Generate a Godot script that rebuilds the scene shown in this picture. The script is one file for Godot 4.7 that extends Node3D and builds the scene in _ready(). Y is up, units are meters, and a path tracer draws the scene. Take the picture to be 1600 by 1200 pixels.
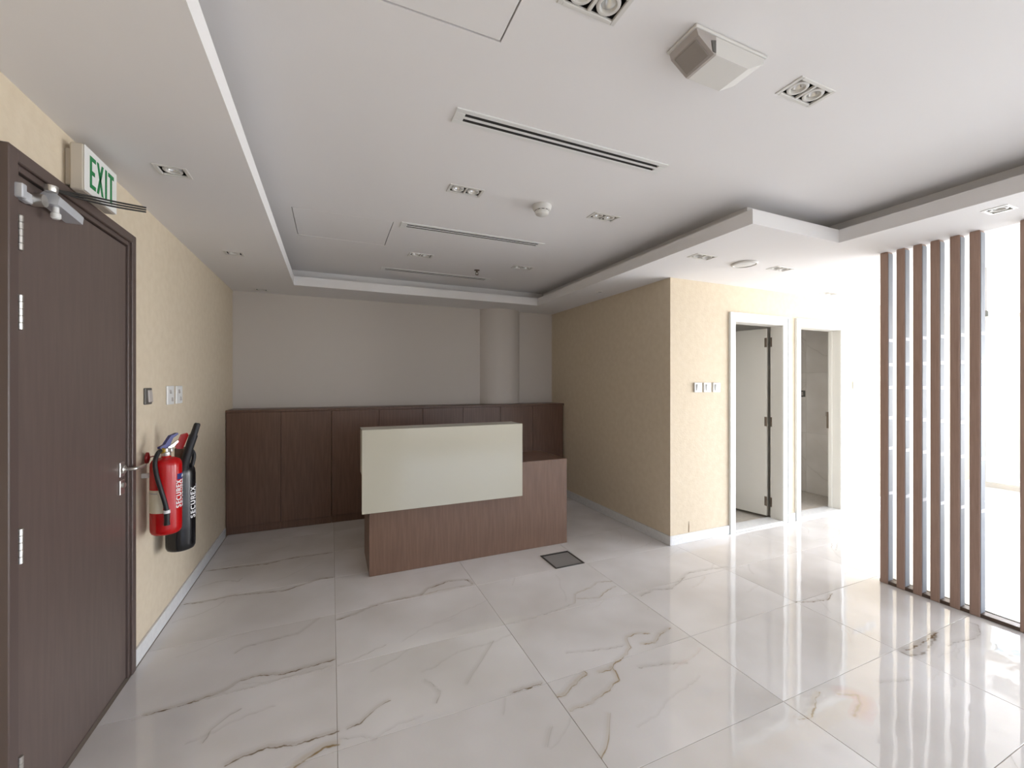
extends Node3D

const CAM_H := 1.45
const SOFFIT := 2.407
const HIGH := 2.59
var M := {}
var veins := []
var rng := RandomNumberGenerator.new()


func _ready() -> void:
	rng.seed = 7
	# ---------------------------------------------------------------- camera, sky, daylight, exposure
	var cam := Camera3D.new()
	cam.name = "camera"
	cam.fov = 85.42
	cam.near = 0.05
	cam.position = Vector3(0, CAM_H, 0)
	cam.rotation.y = -atan(282.0 / 650.0)
	add_child(cam)
	cam.current = true
	var env := Environment.new()
	env.tonemap_mode = Environment.TONE_MAPPER_LINEAR
	env.tonemap_exposure = 1.0
	env.background_mode = Environment.BG_SKY
	var sm := ProceduralSkyMaterial.new()
	sm.sky_top_color = Color(0.62, 0.75, 0.95)
	sm.sky_horizon_color = Color(0.93, 0.95, 0.98)
	sm.ground_horizon_color = Color(0.85, 0.84, 0.82)
	sm.ground_bottom_color = Color(0.7, 0.68, 0.65)
	sm.sky_energy_multiplier = 2.2
	sm.ground_energy_multiplier = 1.6
	var sky := Sky.new()
	sky.sky_material = sm
	env.sky = sky
	env.sdfgi_enabled = true
	env.ssao_enabled = true
	env.ssil_enabled = true
	var we := WorldEnvironment.new()
	we.name = "world_environment"
	we.environment = env
	add_child(we)
	# daylight arriving through the three windows of the room beyond the slats
	for i in 3:
		daylight(Vector3(8.42, 1.2, -1.875 + 1.9 * i), Vector2(1.7, 2.2), PI / 2, 16.0)
	# and through the glazed shopfront behind the camera
	daylight(Vector3(4.6, 1.3, 3.4), Vector2(6.4, 2.1), 0.0, 4.0)
	make_materials()
	build_floor()
	build_shell()
	build_entrance_door()
	build_washroom_doors()
	build_screen()
	build_reception()
	build_wall_fittings()
	build_ceiling_fittings()


func daylight(at: Vector3, size: Vector2, turn: float, energy: float) -> void:
	var l := AreaLight3D.new()
	l.name = "window_daylight"
	l.area_size = size
	l.light_color = Color(0.975, 0.98, 0.99)
	l.light_energy = energy
	l.area_range = 30.0
	l.shadow_enabled = true
	l.position = at
	l.rotation = Vector3(deg_to_rad(14.0), turn, 0)  # tipped up: much of it comes off the sunlit pavement outside
	add_child(l, true)


# ==================================================================== scene helpers
func numbered(called: String) -> String:
	if not has_node(called):
		return called
	var i := 1
	while has_node("%s_%03d" % [called, i]):
		i += 1
	return "%s_%03d" % [called, i]


func tag(o: Node, label: String, category: String, group := "", kind := "") -> void:
	o.set_meta("label", label)
	o.set_meta("category", category)
	if group:
		o.set_meta("group", group)
	if kind:
		o.set_meta("kind", kind)


func thing(called: String, label: String, category: String, at := Vector3.ZERO, group := "", kind := "") -> Node3D:
	var o := Node3D.new()
	o.name = numbered(called)
	add_child(o)
	o.position = at
	tag(o, label, category, group, kind)
	return o


func part(called: String, st: SurfaceTool, m: Material, parent: Node, at := Vector3.ZERO, basis := Basis()) -> MeshInstance3D:
	var o := MeshInstance3D.new()
	o.mesh = st.commit()
	o.material_override = m
	o.transform = Transform3D(basis, at)
	put(o, called, parent)
	return o


func put(o: Node3D, called: String, parent: Node) -> void:
	var n := called
	var i := 1
	while parent.has_node(n):
		n = "%s_%03d" % [called, i]
		i += 1
	o.name = n
	parent.add_child(o)


func copy(o: Node3D, at: Vector3, label: String) -> Node3D:
	var c: Node3D = o.duplicate()
	var stem := str(o.name)
	c.name = numbered(stem)
	add_child(c)
	c.position = at
	c.set_meta("label", label)
	return c


# ==================================================================== mesh helpers
func new_st() -> SurfaceTool:
	var st := SurfaceTool.new()
	st.begin(Mesh.PRIMITIVE_TRIANGLES)
	return st


func tri(st: SurfaceTool, a: Vector3, b: Vector3, c: Vector3, na: Vector3, nb: Vector3, nc: Vector3) -> void:
	var flip := (b - a).cross(c - a).dot(na + nb + nc) > 0.0
	st.set_normal(na); st.add_vertex(a)
	if flip:
		st.set_normal(nc); st.add_vertex(c)
		st.set_normal(nb); st.add_vertex(b)
	else:
		st.set_normal(nb); st.add_vertex(b)
		st.set_normal(nc); st.add_vertex(c)


func quad(st: SurfaceTool, a: Vector3, b: Vector3, c: Vector3, d: Vector3, n: Vector3) -> void:
	tri(st, a, b, c, n, n, n)
	tri(st, a, c, d, n, n, n)


func box(st: SurfaceTool, c: Vector3, s: Vector3, bevel := 0.002, basis := Basis()) -> void:
	var h := s * 0.5
	var b: float = minf(bevel, minf(h.x, minf(h.y, h.z)) * 0.9)
	for ax in 3:
		var u := (ax + 1) % 3
		var v := (ax + 2) % 3
		for sg in [-1.0, 1.0]:
			var n := Vector3.ZERO
			n[ax] = sg
			var p := []
			for k in [[-1, -1], [1, -1], [1, 1], [-1, 1]]:
				var q := Vector3.ZERO
				q[ax] = sg * h[ax]
				q[u] = k[0] * (h[u] - b)
				q[v] = k[1] * (h[v] - b)
				p.append(c + basis * q)
			quad(st, p[0], p[1], p[2], p[3], basis * n)
		if b <= 0.0:
			continue
		for su in [-1.0, 1.0]:  # edges along ax
			for sv in [-1.0, 1.0]:
				var n2 := Vector3.ZERO
				n2[u] = su
				n2[v] = sv
				var e := []
				for k in [[-1, 0], [1, 0], [1, 1], [-1, 1]]:
					var q2 := Vector3.ZERO
					q2[ax] = k[0] * (h[ax] - b)
					q2[u] = su * (h[u] - (b if k[1] == 0 else 0.0))
					q2[v] = sv * (h[v] - (b if k[1] == 1 else 0.0))
					e.append(c + basis * q2)
				quad(st, e[0], e[1], e[2], e[3], basis * n2.normalized())
	if b > 0.0:
		for sx in [-1.0, 1.0]:
			for sy in [-1.0, 1.0]:
				for sz in [-1.0, 1.0]:
					var s3 := Vector3(sx, sy, sz)
					var n3 := basis * s3.normalized()
					tri(st, c + basis * (s3 * Vector3(h.x, h.y - b, h.z - b)), c + basis * (s3 * Vector3(h.x - b, h.y, h.z - b)), c + basis * (s3 * Vector3(h.x - b, h.y - b, h.z)), n3, n3, n3)


func box_mm(st: SurfaceTool, lo: Vector3, hi: Vector3, bevel := 0.002) -> void:
	box(st, (lo + hi) * 0.5, hi - lo, bevel)


func lathe(st: SurfaceTool, profile: Array, seg := 24, at := Vector3.ZERO, basis := Basis()) -> void:
	# profile: Vector2(radius, height) along the basis' y axis; corners sharper than 40 degrees stay sharp
	var n := profile.size()
	var sn := []
	for i in n - 1:
		var d: Vector2 = profile[i + 1] - profile[i]
		sn.append(Vector2(d.y, -d.x).normalized())
	for i in n - 1:
		var n0: Vector2 = sn[i]
		var n1: Vector2 = sn[i]
		if i > 0 and sn[i - 1].dot(sn[i]) > 0.76:
			n0 = (sn[i - 1] + sn[i]).normalized()
		if i < n - 2 and sn[i + 1].dot(sn[i]) > 0.76:
			n1 = (sn[i + 1] + sn[i]).normalized()
		for k in seg:
			var a0 := TAU * k / seg
			var a1 := TAU * (k + 1) / seg
			var d0 := Vector3(cos(a0), 0, sin(a0))
			var d1 := Vector3(cos(a1), 0, sin(a1))
			var p0: Vector2 = profile[i]
			var p1: Vector2 = profile[i + 1]
			var up := Vector3.UP
			var a := at + basis * (d0 * p0.x + up * p0.y)
			var b := at + basis * (d1 * p0.x + up * p0.y)
			var c := at + basis * (d1 * p1.x + up * p1.y)
			var d := at + basis * (d0 * p1.x + up * p1.y)
			var na := basis * (d0 * n0.x + up * n0.y)
			var nb := basis * (d1 * n0.x + up * n0.y)
			var nc := basis * (d1 * n1.x + up * n1.y)
			var nd := basis * (d0 * n1.x + up * n1.y)
			if p0.x > 1e-6:
				tri(st, a, b, c, na, nb, nc)
			if p1.x > 1e-6:
				tri(st, a, c, d, na, nc, nd)


func tube(st: SurfaceTool, pts: Array, radii: Array, seg := 10) -> void:
	var n := pts.size()
	var rings := []
	var norms := []
	var side := Vector3.ZERO
	for i in n:
		var t: Vector3 = (pts[mini(i + 1, n - 1)] - pts[maxi(i - 1, 0)]).normalized()
		if side == Vector3.ZERO:
			side = t.cross(Vector3.UP if absf(t.y) < 0.9 else Vector3.RIGHT).normalized()
		side = (side - t * side.dot(t)).normalized()
		var up := t.cross(side)
		var ring := []
		var nr := []
		for k in seg:
			var a := TAU * k / seg
			var d := side * cos(a) + up * sin(a)
			nr.append(d)
			ring.append(pts[i] + d * radii[mini(i, radii.size() - 1)])
		rings.append(ring)
		norms.append(nr)
	for i in n - 1:
		for k in seg:
			var j := (k + 1) % seg
			tri(st, rings[i][k], rings[i][j], rings[i + 1][j], norms[i][k], norms[i][j], norms[i + 1][j])
			tri(st, rings[i][k], rings[i + 1][j], rings[i + 1][k], norms[i][k], norms[i + 1][j], norms[i + 1][k])
	for e in [0, n - 1]:
		var nn: Vector3 = (pts[0] - pts[1]).normalized() if e == 0 else (pts[n - 1] - pts[n - 2]).normalized()
		for k in seg:
			tri(st, pts[e], rings[e][k], rings[e][(k + 1) % seg], nn, nn, nn)


func smooth_path(pts: Array, per := 5) -> Array:
	var c := Curve3D.new()
	for i in pts.size():
		var a: Vector3 = pts[maxi(i - 1, 0)]
		var b: Vector3 = pts[mini(i + 1, pts.size() - 1)]
		c.add_point(pts[i], (a - b) / 6.0, (b - a) / 6.0)
	var o := []
	for i in pts.size() - 1:
		for k in per:
			o.append(c.sample(i, float(k) / per))
	o.append(pts[-1])
	return o


func prism(st: SurfaceTool, poly: PackedVector2Array, w0: float, w1: float, xf := Transform3D()) -> void:
	# polygon in the x-y plane of xf, extruded along z from w0 to w1
	var idx := Geometry2D.triangulate_polygon(poly)
	for s in [w0, w1]:
		var n := xf.basis * Vector3(0, 0, signf(s - (w0 + w1) * 0.5))
		for i in range(0, idx.size(), 3):
			var t := []
			for k in 3:
				t.append(xf * Vector3(poly[idx[i + k]].x, poly[idx[i + k]].y, s))
			tri(st, t[0], t[1], t[2], n, n, n)
	var turn := -1.0 if Geometry2D.is_polygon_clockwise(poly) else 1.0
	for i in poly.size():
		var a := poly[i]
		var b := poly[(i + 1) % poly.size()]
		var d := (b - a).normalized()
		var n2 := xf.basis * (Vector3(d.y, -d.x, 0) * turn)
		quad(st, xf * Vector3(a.x, a.y, w0), xf * Vector3(b.x, b.y, w0), xf * Vector3(b.x, b.y, w1), xf * Vector3(a.x, a.y, w1), n2)


func sheet(st: SurfaceTool, outline: Array, holes: Array, w0: float, w1: float, axis: int) -> void:
	# a board with rectangular outline pieces (Rect2 list) and holes (Rect2 list); thickness w0..w1 along axis
	# axis 1: u = x, v = z ; axis 2: u = x, v = y ; axis 0: u = z, v = y
	var us := []
	var vs := []
	for r in outline + holes:
		for e in [r.position.x, r.end.x]:
			if not us.any(func(q): return absf(q - e) < 1e-5):
				us.append(e)
		for e in [r.position.y, r.end.y]:
			if not vs.any(func(q): return absf(q - e) < 1e-5):
				vs.append(e)
	us.sort()
	vs.sort()
	var solid := func(i: int, j: int) -> bool:
		if i < 0 or j < 0 or i >= us.size() - 1 or j >= vs.size() - 1:
			return false
		var p := Vector2((us[i] + us[i + 1]) * 0.5, (vs[j] + vs[j + 1]) * 0.5)
		for h in holes:
			if h.has_point(p):
				return false
		for r in outline:
			if r.has_point(p):
				return true
		return false
	var at := func(u: float, v: float, w: float) -> Vector3:
		return Vector3(u, w, v) if axis == 1 else (Vector3(u, v, w) if axis == 2 else Vector3(w, v, u))
	var ku: Vector3 = at.call(1, 0, 0)
	var kv: Vector3 = at.call(0, 1, 0)
	var kw: Vector3 = at.call(0, 0, 1)
	var sw := signf(w1 - w0)
	for i in us.size() - 1:
		for j in vs.size() - 1:
			if not solid.call(i, j):
				continue
			var u0: float = us[i]
			var u1: float = us[i + 1]
			var v0: float = vs[j]
			var v1: float = vs[j + 1]
			quad(st, at.call(u0, v0, w0), at.call(u1, v0, w0), at.call(u1, v1, w0), at.call(u0, v1, w0), -kw * sw)
			quad(st, at.call(u0, v0, w1), at.call(u1, v0, w1), at.call(u1, v1, w1), at.call(u0, v1, w1), kw * sw)
			if not solid.call(i - 1, j):
				quad(st, at.call(u0, v0, w0), at.call(u0, v1, w0), at.call(u0, v1, w1), at.call(u0, v0, w1), -ku)
			if not solid.call(i + 1, j):
				quad(st, at.call(u1, v0, w0), at.call(u1, v1, w0), at.call(u1, v1, w1), at.call(u1, v0, w1), ku)
			if not solid.call(i, j - 1):
				quad(st, at.call(u0, v0, w0), at.call(u1, v0, w0), at.call(u1, v0, w1), at.call(u0, v0, w1), -kv)
			if not solid.call(i, j + 1):
				quad(st, at.call(u0, v1, w0), at.call(u1, v1, w0), at.call(u1, v1, w1), at.call(u0, v1, w1), kv)


func rect(u0: float, v0: float, u1: float, v1: float) -> Rect2:
	return Rect2(minf(u0, u1), minf(v0, v1), absf(u1 - u0), absf(v1 - v0))


# ==================================================================== materials
func mat(called: String, c: Color, rough := 0.8, metal := 0.0, spec := 0.5) -> StandardMaterial3D:
	var m := StandardMaterial3D.new()
	m.resource_name = called
	m.albedo_color = c
	m.roughness = rough
	m.metallic = metal
	m.metallic_specular = spec
	M[called] = m
	return m


func noise_tex(size: int, freq: float, oct: int, ramp: Array, seed_: int, normal := false, bump := 1.0) -> NoiseTexture2D:
	var n := FastNoiseLite.new()
	n.seed = seed_
	n.noise_type = FastNoiseLite.TYPE_SIMPLEX_SMOOTH
	n.frequency = freq
	n.fractal_octaves = oct
	var t := NoiseTexture2D.new()
	t.width = size
	t.height = size
	t.seamless = true
	t.noise = n
	if normal:
		t.as_normal_map = true
		t.bump_strength = bump
	elif ramp.size():
		var g := Gradient.new()
		g.set_color(0, ramp[0])
		g.set_color(1, ramp[1])
		t.color_ramp = g
	return t


func textured(called: String, lo: Color, hi: Color, scale: Vector3, freq: float, oct: int, rough: float, seed_: int, spec := 0.5) -> StandardMaterial3D:
	var m := mat(called, Color.WHITE, rough, 0.0, spec)
	m.albedo_texture = noise_tex(512, freq, oct, [lo, hi], seed_)
	m.uv1_triplanar = true
	m.uv1_world_triplanar = true
	m.uv1_scale = scale
	return m


func make_materials() -> void:
	mat("ceiling_paint", Color(0.93, 0.92, 0.915), 0.9, 0.0, 0.3)
	mat("white_paint", Color(0.815, 0.785, 0.755), 0.85, 0.0, 0.3)
	var wp := textured("wallpaper", Color(0.845, 0.785, 0.69), Color(0.875, 0.82, 0.73), Vector3(0.9, 0.9, 0.9), 0.03, 5, 0.75, 3, 0.35)
	wp.normal_enabled = true
	wp.normal_texture = noise_tex(512, 0.09, 4, [], 11, true, 3.0)
	wp.normal_scale = 0.12
	textured("walnut_veneer", Color(0.36, 0.26, 0.205), Color(0.44, 0.325, 0.26), Vector3(4.0, 0.25, 4.0), 0.02, 5, 0.42, 5)
	textured("walnut_veneer_lit", Color(0.405, 0.305, 0.245), Color(0.475, 0.365, 0.295), Vector3(4.0, 0.25, 4.0), 0.02, 5, 0.4, 8)  # same wood as the cabinets, its colour lightened for the light on the desk
	textured("slat_veneer", Color(0.62, 0.51, 0.455), Color(0.68, 0.57, 0.51), Vector3(9.0, 0.5, 9.0), 0.02, 5, 0.45, 9)
	textured("door_veneer", Color(0.37, 0.315, 0.295), Color(0.41, 0.355, 0.33), Vector3(3.0, 0.25, 3.0), 0.02, 5, 0.38, 12)
	mat("door_frame_brown", Color(0.35, 0.295, 0.275), 0.4)
	mat("worktop_brown", Color(0.40, 0.29, 0.24), 0.3)
	mat("cream_glass", Color(0.745, 0.725, 0.655), 0.12)
	mat("cream_board", Color(0.75, 0.73, 0.67), 0.4)
	textured("skirting_marble", Color(0.875, 0.875, 0.875), Color(0.92, 0.92, 0.915), Vector3(1.5, 1.5, 1.5), 0.03, 4, 0.2, 15)
	mat("grout", Color(0.62, 0.58, 0.53), 0.9)
	mat("white_gloss", Color(0.93, 0.94, 0.93), 0.3)
	mat("door_white", Color(0.90, 0.885, 0.85), 0.45)
	mat("plastic_white", Color(0.91, 0.91, 0.90), 0.35)
	mat("plastic_cream", Color(0.86, 0.85, 0.83), 0.4)
	mat("plastic_grey", Color(0.36, 0.35, 0.33), 0.45)
	mat("lens_grey", Color(0.70, 0.67, 0.65), 0.3)
	mat("lens_dark", Color(0.60, 0.57, 0.54), 0.35)
	mat("steel", Color(0.82, 0.81, 0.79), 0.3, 0.9)
	mat("brushed_alu", Color(0.80, 0.81, 0.83), 0.38, 0.3)
	mat("bronze", Color(0.47, 0.42, 0.37), 0.4, 0.7)
	mat("dark_void", Color(0.10, 0.095, 0.085), 0.9)
	mat("slot_black", Color(0.27, 0.26, 0.25), 0.8)
	mat("dark_wire", Color(0.15, 0.14, 0.13), 0.5)
	mat("reflection_grey", Color(0.56, 0.585, 0.62), 0.5)  # tone of the bright room mirrored in the slat sides
	mat("reflection_tick_white", Color(0.80, 0.81, 0.83), 0.4)
	mat("rail_brown", Color(0.36, 0.30, 0.26), 0.4, 0.3)
	mat("exit_face", Color(0.93, 0.93, 0.92), 0.35)
	mat("exit_green", Color(0.05, 0.50, 0.27), 0.5)
	mat("exit_body", Color(0.80, 0.765, 0.71), 0.5)
	mat("extinguisher_red", Color(0.72, 0.04, 0.06), 0.22)
	mat("extinguisher_black", Color(0.085, 0.085, 0.095), 0.22)
	mat("hose_black", Color(0.10, 0.10, 0.11), 0.5)
	mat("lever_blue", Color(0.13, 0.15, 0.45), 0.4)
	mat("lever_red", Color(0.78, 0.08, 0.07), 0.4)
	mat("knob_red", Color(0.55, 0.05, 0.06), 0.4)
	mat("print_white", Color(0.93, 0.92, 0.92), 0.5)
	mat("print_blue", Color(0.12, 0.20, 0.45), 0.5)
	mat("paper_label", Color(0.85, 0.81, 0.72), 0.6)
	mat("brass", Color(0.62, 0.52, 0.22), 0.35, 0.8)
	mat("floor_box_metal", Color(0.56, 0.55, 0.54), 0.5, 0.2)
	mat("floor_box_rim", Color(0.30, 0.29, 0.28), 0.5, 0.5)
	textured("washroom_tile", Color(0.78, 0.75, 0.71), Color(0.86, 0.83, 0.79), Vector3(1.2, 1.2, 1.2), 0.03, 5, 0.3, 21)
	mat("scuff", Color(0.48, 0.38, 0.25), 0.9)
	var g := mat("clear_glass", Color(0.86, 0.96, 0.94, 0.12), 0.0)
	g.transparency = BaseMaterial3D.TRANSPARENCY_ALPHA
	var lens := mat("lamp_glass", Color(0.88, 0.88, 0.87), 0.08, 0.6)
	lens.clearcoat_enabled = true
	make_marble()


# ---- polished marble: a picture per tile, with the veins that this floor shows
func vein(pts: Array, width: float, tone: String) -> void:
	veins.append([pts, width, tone])


func vein_colour(tone: String) -> Color:
	match tone:
		"brown": return Color(0.40, 0.32, 0.22, 1.0)
		"gold": return Color(0.55, 0.44, 0.27, 0.9)
		"faint": return Color(0.75, 0.66, 0.55, 0.5)
	return Color(0.52, 0.48, 0.43, 0.62)


func stamp(im: Image, at: Vector2, r: float, c: Color) -> void:
	var n := int(ceil(r * 2.2))
	for y in range(int(at.y) - n, int(at.y) + n + 1):
		if y < 0 or y >= im.get_height():
			continue
		for x in range(int(at.x) - n, int(at.x) + n + 1):
			if x < 0 or x >= im.get_width():
				continue
			var d := Vector2(x + 0.5, y + 0.5).distance_to(at) / r
			if d > 2.2:
				continue
			var a := c.a * exp(-d * d * 1.4)
			im.set_pixel(x, y, im.get_pixel(x, y).lerp(Color(c.r, c.g, c.b), a * 0.55))


func draw_vein(im: Image, px: Array, width: float, c: Color, ns: FastNoiseLite, off: float) -> void:
	for i in px.size() - 1:
		var a: Vector2 = px[i]
		var b: Vector2 = px[i + 1]
		var n := maxi(2, int(a.distance_to(b) / 1.6))
		var nrm := (b - a).orthogonal().normalized()
		for k in n:
			var p := a.lerp(b, float(k) / n)
			if p.x < -12 or p.y < -12 or p.x > im.get_width() + 12 or p.y > im.get_height() + 12:
				continue
			var s := off + p.x * 0.9 + p.y * 0.7
			var w := ns.get_noise_2d(s * 1.2, off)
			p += nrm * (ns.get_noise_2d(s * 2.0, 50.0 + off) * 6.0)
			var cc := c
			cc.a *= clampf(0.62 + 0.9 * w, 0.12, 1.0)
			stamp(im, p, maxf(0.8, width * (0.55 + 0.5 * w)), cc)
			if k % 3 == 0:
				stamp(im, p + nrm * width * 2.0, width * 2.2, Color(c.r * 1.15, c.g * 1.15, c.b * 1.15, 0.10))


func marble_image(w: int, h: int, seed_: int, origin: Vector2, size: Vector2, own: bool) -> Image:
	var im := Image.create_empty(w, h, false, Image.FORMAT_RGB8)
	var ns := FastNoiseLite.new()
	ns.seed = seed_
	ns.frequency = 0.012
	ns.fractal_octaves = 4
	var cloud := ns.get_image(w / 8, h / 8)
	cloud.convert(Image.FORMAT_RGB8)
	for y in cloud.get_height():
		for x in cloud.get_width():
			var v := cloud.get_pixel(x, y).r - 0.5
			cloud.set_pixel(x, y, Color(0.875 + v * 0.07, 0.858 + v * 0.075, 0.845 + v * 0.085))
	cloud.resize(w, h, Image.INTERPOLATE_CUBIC)
	im.copy_from(cloud)
	ns.frequency = 0.02
	var r := RandomNumberGenerator.new()
	r.seed = seed_ * 31 + 5
	var scale := Vector2(w / size.x, h / size.y)
	for v in veins:
		var px := []
		for i in range(0, v[0].size(), 2):
			px.append((Vector2(v[0][i], v[0][i + 1]) - origin) * scale)
		var bb := Rect2(px[0], Vector2.ZERO)
		for p in px:
			bb = bb.expand(p)
		if bb.grow(10).intersects(Rect2(0, 0, w, h)):
			draw_vein(im, px, v[1] * 1.6, vein_colour(v[2]), ns, float(seed_))
	var extra := 2 if own else 4
	for k in extra:
		var p := Vector2(r.randf_range(0, w), r.randf_range(0, h))
		var ang := r.randf_range(-0.6, 0.0) if r.randf() < 0.8 else r.randf_range(-1.5, 0.6)
		var px2 := [p]
		for s in r.randi_range(4, 8):
			ang += r.randf_range(-0.35, 0.35)
			p += Vector2.from_angle(ang) * r.randf_range(25, 70)
			px2.append(p)
		var tone: String = ["grey", "faint", "grey", "brown"][r.randi_range(0, 2 if own else 3)]
		var c := vein_colour(tone)
		if own:
			c.a *= 0.45
		draw_vein(im, px2, r.randf_range(0.9, 1.9), c, ns, k * 37.0)
	return im


func marble_material(called: String, im: Image) -> StandardMaterial3D:
	var m := mat(called, Color.WHITE, 0.018, 0.0, 0.55)
	m.albedo_texture = ImageTexture.create_from_image(im)
	m.normal_enabled = true
	m.normal_texture = M["ripple"]
	m.normal_scale = 0.06
	return m


func make_marble() -> void:
	M["ripple"] = noise_tex(256, 0.018, 2, [], 77, true, 2.0)


# ==================================================================== the shell
func build_shell() -> void:
	# left wall with the entrance door's opening
	var wl := thing("wall_left", "cream wallpapered wall at left with the brown door and fire extinguishers", "wall", Vector3.ZERO, "", "structure")
	var st := new_st()
	sheet(st, [rect(-5.2, 0, 3.6, 2.75)], [rect(-2.695, -0.1, -1.785, 2.195)], -0.93, -1.10, 0)
	part("wall_surface", st, M.wallpaper, wl)
	# back wall behind the low cabinets, with the half-round column
	var wb := thing("wall_back", "plain white wall above the low cabinets with a rounded column", "wall", Vector3.ZERO, "", "structure")
	st = new_st()
	sheet(st, [rect(-1.10, 0, 2.93, 2.75)], [], -5.05, -5.20, 2)
	part("wall_surface", st, M.white_paint, wb)
	st = new_st()
	var pts := []
	for i in 25:
		var a := 0.4685 + (PI - 0.937) * i / 24.0
		pts.append(Vector2(2.02 - 0.31 * cos(a), -5.19 + 0.31 * sin(a)))
	for i in 24:
		var a0: Vector2 = pts[i]
		var a1: Vector2 = pts[i + 1]
		var n0 := Vector3(a0.x - 2.02, 0, a0.y + 5.19).normalized()
		var n1 := Vector3(a1.x - 2.02, 0, a1.y + 5.19).normalized()
		tri(st, Vector3(a0.x, 1.1985, a0.y), Vector3(a1.x, 1.1985, a1.y), Vector3(a1.x, 2.41, a1.y), n0, n1, n1)
		tri(st, Vector3(a0.x, 1.1985, a0.y), Vector3(a1.x, 2.41, a1.y), Vector3(a0.x, 2.41, a0.y), n0, n1, n0)
	part("column", st, M.white_paint, wb)
	# the tan side wall that ends at the corner
	var wr := thing("wall_right", "shaded cream wallpapered side wall to the right of the reception desk", "wall", Vector3.ZERO, "", "structure")
	st = new_st()
	sheet(st, [rect(-5.2, 0, -2.985, 2.75)], [], 2.79, 2.93, 0)
	part("wall_surface", st, M.wallpaper, wr)
	# the wall with two washroom doors
	var wd := thing("wall_washroom", "bright cream wallpapered wall holding the two white washroom doorways", "wall", Vector3.ZERO, "", "structure")
	st = new_st()
	sheet(st, [rect(2.79, 0, 9.3, 2.75)], [rect(3.57, -0.1, 4.35, 2.10), rect(4.56, -0.1, 5.36, 2.10)], -2.86, -2.985, 2)
	part("wall_surface", st, M.wallpaper, wd)
	st = new_st()
	prism(st, PackedVector2Array([Vector2(-0.004, 0.0), Vector2(0.004, 0.0), Vector2(0.005, 0.05), Vector2(0.001, 0.10), Vector2(-0.002, 0.07)]), -0.001, 0.0015)
	part("chipped_edge", st, M.scuff, wd, Vector3(3.01, 0.09, -2.8595))
	# far side and behind the camera: window walls
	var ww := thing("wall_window", "white far wall with tall windows beyond the slatted screen", "wall", Vector3.ZERO, "", "structure")
	st = new_st()
	var wh := []
	for i in 3:
		wh.append(rect(-2.75 + 1.9 * i, 0.06, -1.0 + 1.9 * i, 2.35))
	sheet(st, [rect(-2.985, 0, 3.6, 2.75)], wh, 8.5, 8.66, 0)
	part("wall_surface", st, M.white_paint, ww)
	for i in 3:
		var wn := thing("window_%d" % (i + 1), "%s tall daylight window in the far white wall" % ["nearest the washrooms", "middle", "farthest from the washrooms"][i], "window", Vector3(8.58, 0.06, -1.875 + 1.9 * i), "", "structure")
		window_parts(wn, 1.75, 2.29, true)
	var wf := thing("wall_front", "white wall behind the camera with a wide glazed shopfront", "wall", Vector3.ZERO, "", "structure")
	st = new_st()
	sheet(st, [rect(-1.10, 0, 8.66, 2.75)], [rect(1.4, 0.25, 4.5, 2.35), rect(4.7, 0.25, 7.8, 2.35)], 3.5, 3.66, 2)
	part("wall_surface", st, M.white_paint, wf)
	for i in 2:
		var ws := thing("window_%d" % (i + 4), "wide shopfront window behind the camera, %s half" % ["left", "right"][i], "window", Vector3(2.95 + 3.3 * i, 0.25, 3.58), "", "structure")
		window_parts(ws, 3.1, 2.1, false)
	# washrooms behind the two doorways
	var wa := thing("wall_washroom_inner", "marble tiled partition walls inside the two washrooms", "wall", Vector3.ZERO, "", "structure")
	st = new_st()
	sheet(st, [rect(-4.7, 0, -2.985, 2.4)], [], 3.30, 3.20, 0)
	sheet(st, [rect(-4.7, 0, -2.985, 2.4)], [], 4.42, 4.50, 0)
	sheet(st, [rect(3.2, 0, 6.0, 2.4)], [], -4.7, -4.8, 2)
	part("wall_surface", st, M.door_white, wa)
	var zed := -2.99
	for k in 3:
		for j in 3:
			var tw := 0.56
			var pst := new_st()
			var z0 := zed - tw * k
			var y0 := 0.8 * j
			uv_box(pst, Vector3(5.84, y0 + 0.001, z0 - tw + 0.001), Vector3(5.85, minf(y0 + 0.799, 2.4), z0 - 0.001), 0)
			part("wall_tile", pst, M["marble_wall_%d" % ((k + j) % 2)], wa)
	st = new_st()
	sheet(st, [rect(-4.7, 0, -2.985, 2.4)], [], 5.85, 5.95, 0)
	part("tile_backing", st, M.grout, wa)
	# skirting
	for s in [["baseboard_left", -0.93, "pale marble skirting along the left wall below the fire extinguishers"], ["baseboard_right", 2.79, "pale marble skirting along the shaded wall beside the reception desk"]]:
		var bo := thing(s[0], s[2], "baseboard", Vector3.ZERO, "", "structure")
		st = new_st()
		if s[1] < 0:
			box_mm(st, Vector3(-0.93, 0, -4.68), Vector3(-0.917, 0.085, -2.71), 0.002)
			box_mm(st, Vector3(-0.93, 0, -1.77), Vector3(-0.917, 0.085, 3.5), 0.002)
		else:
			box_mm(st, Vector3(2.777, 0, -4.68), Vector3(2.79, 0.085, -2.847), 0.002)
		part("skirting", st, M.skirting_marble, bo)
	var bw := thing("baseboard_washroom", "pale marble skirting along the bright washroom wall", "baseboard", Vector3.ZERO, "", "structure")
	st = new_st()
	box_mm(st, Vector3(2.79, 0, -2.86), Vector3(3.525, 0.085, -2.847), 0.002)
	box_mm(st, Vector3(4.405, 0, -2.86), Vector3(4.51, 0.085, -2.847), 0.002)
	box_mm(st, Vector3(5.42, 0, -2.86), Vector3(8.5, 0.085, -2.847), 0.002)
	part("skirting", st, M.skirting_marble, bw)
	build_ceiling()


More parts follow.
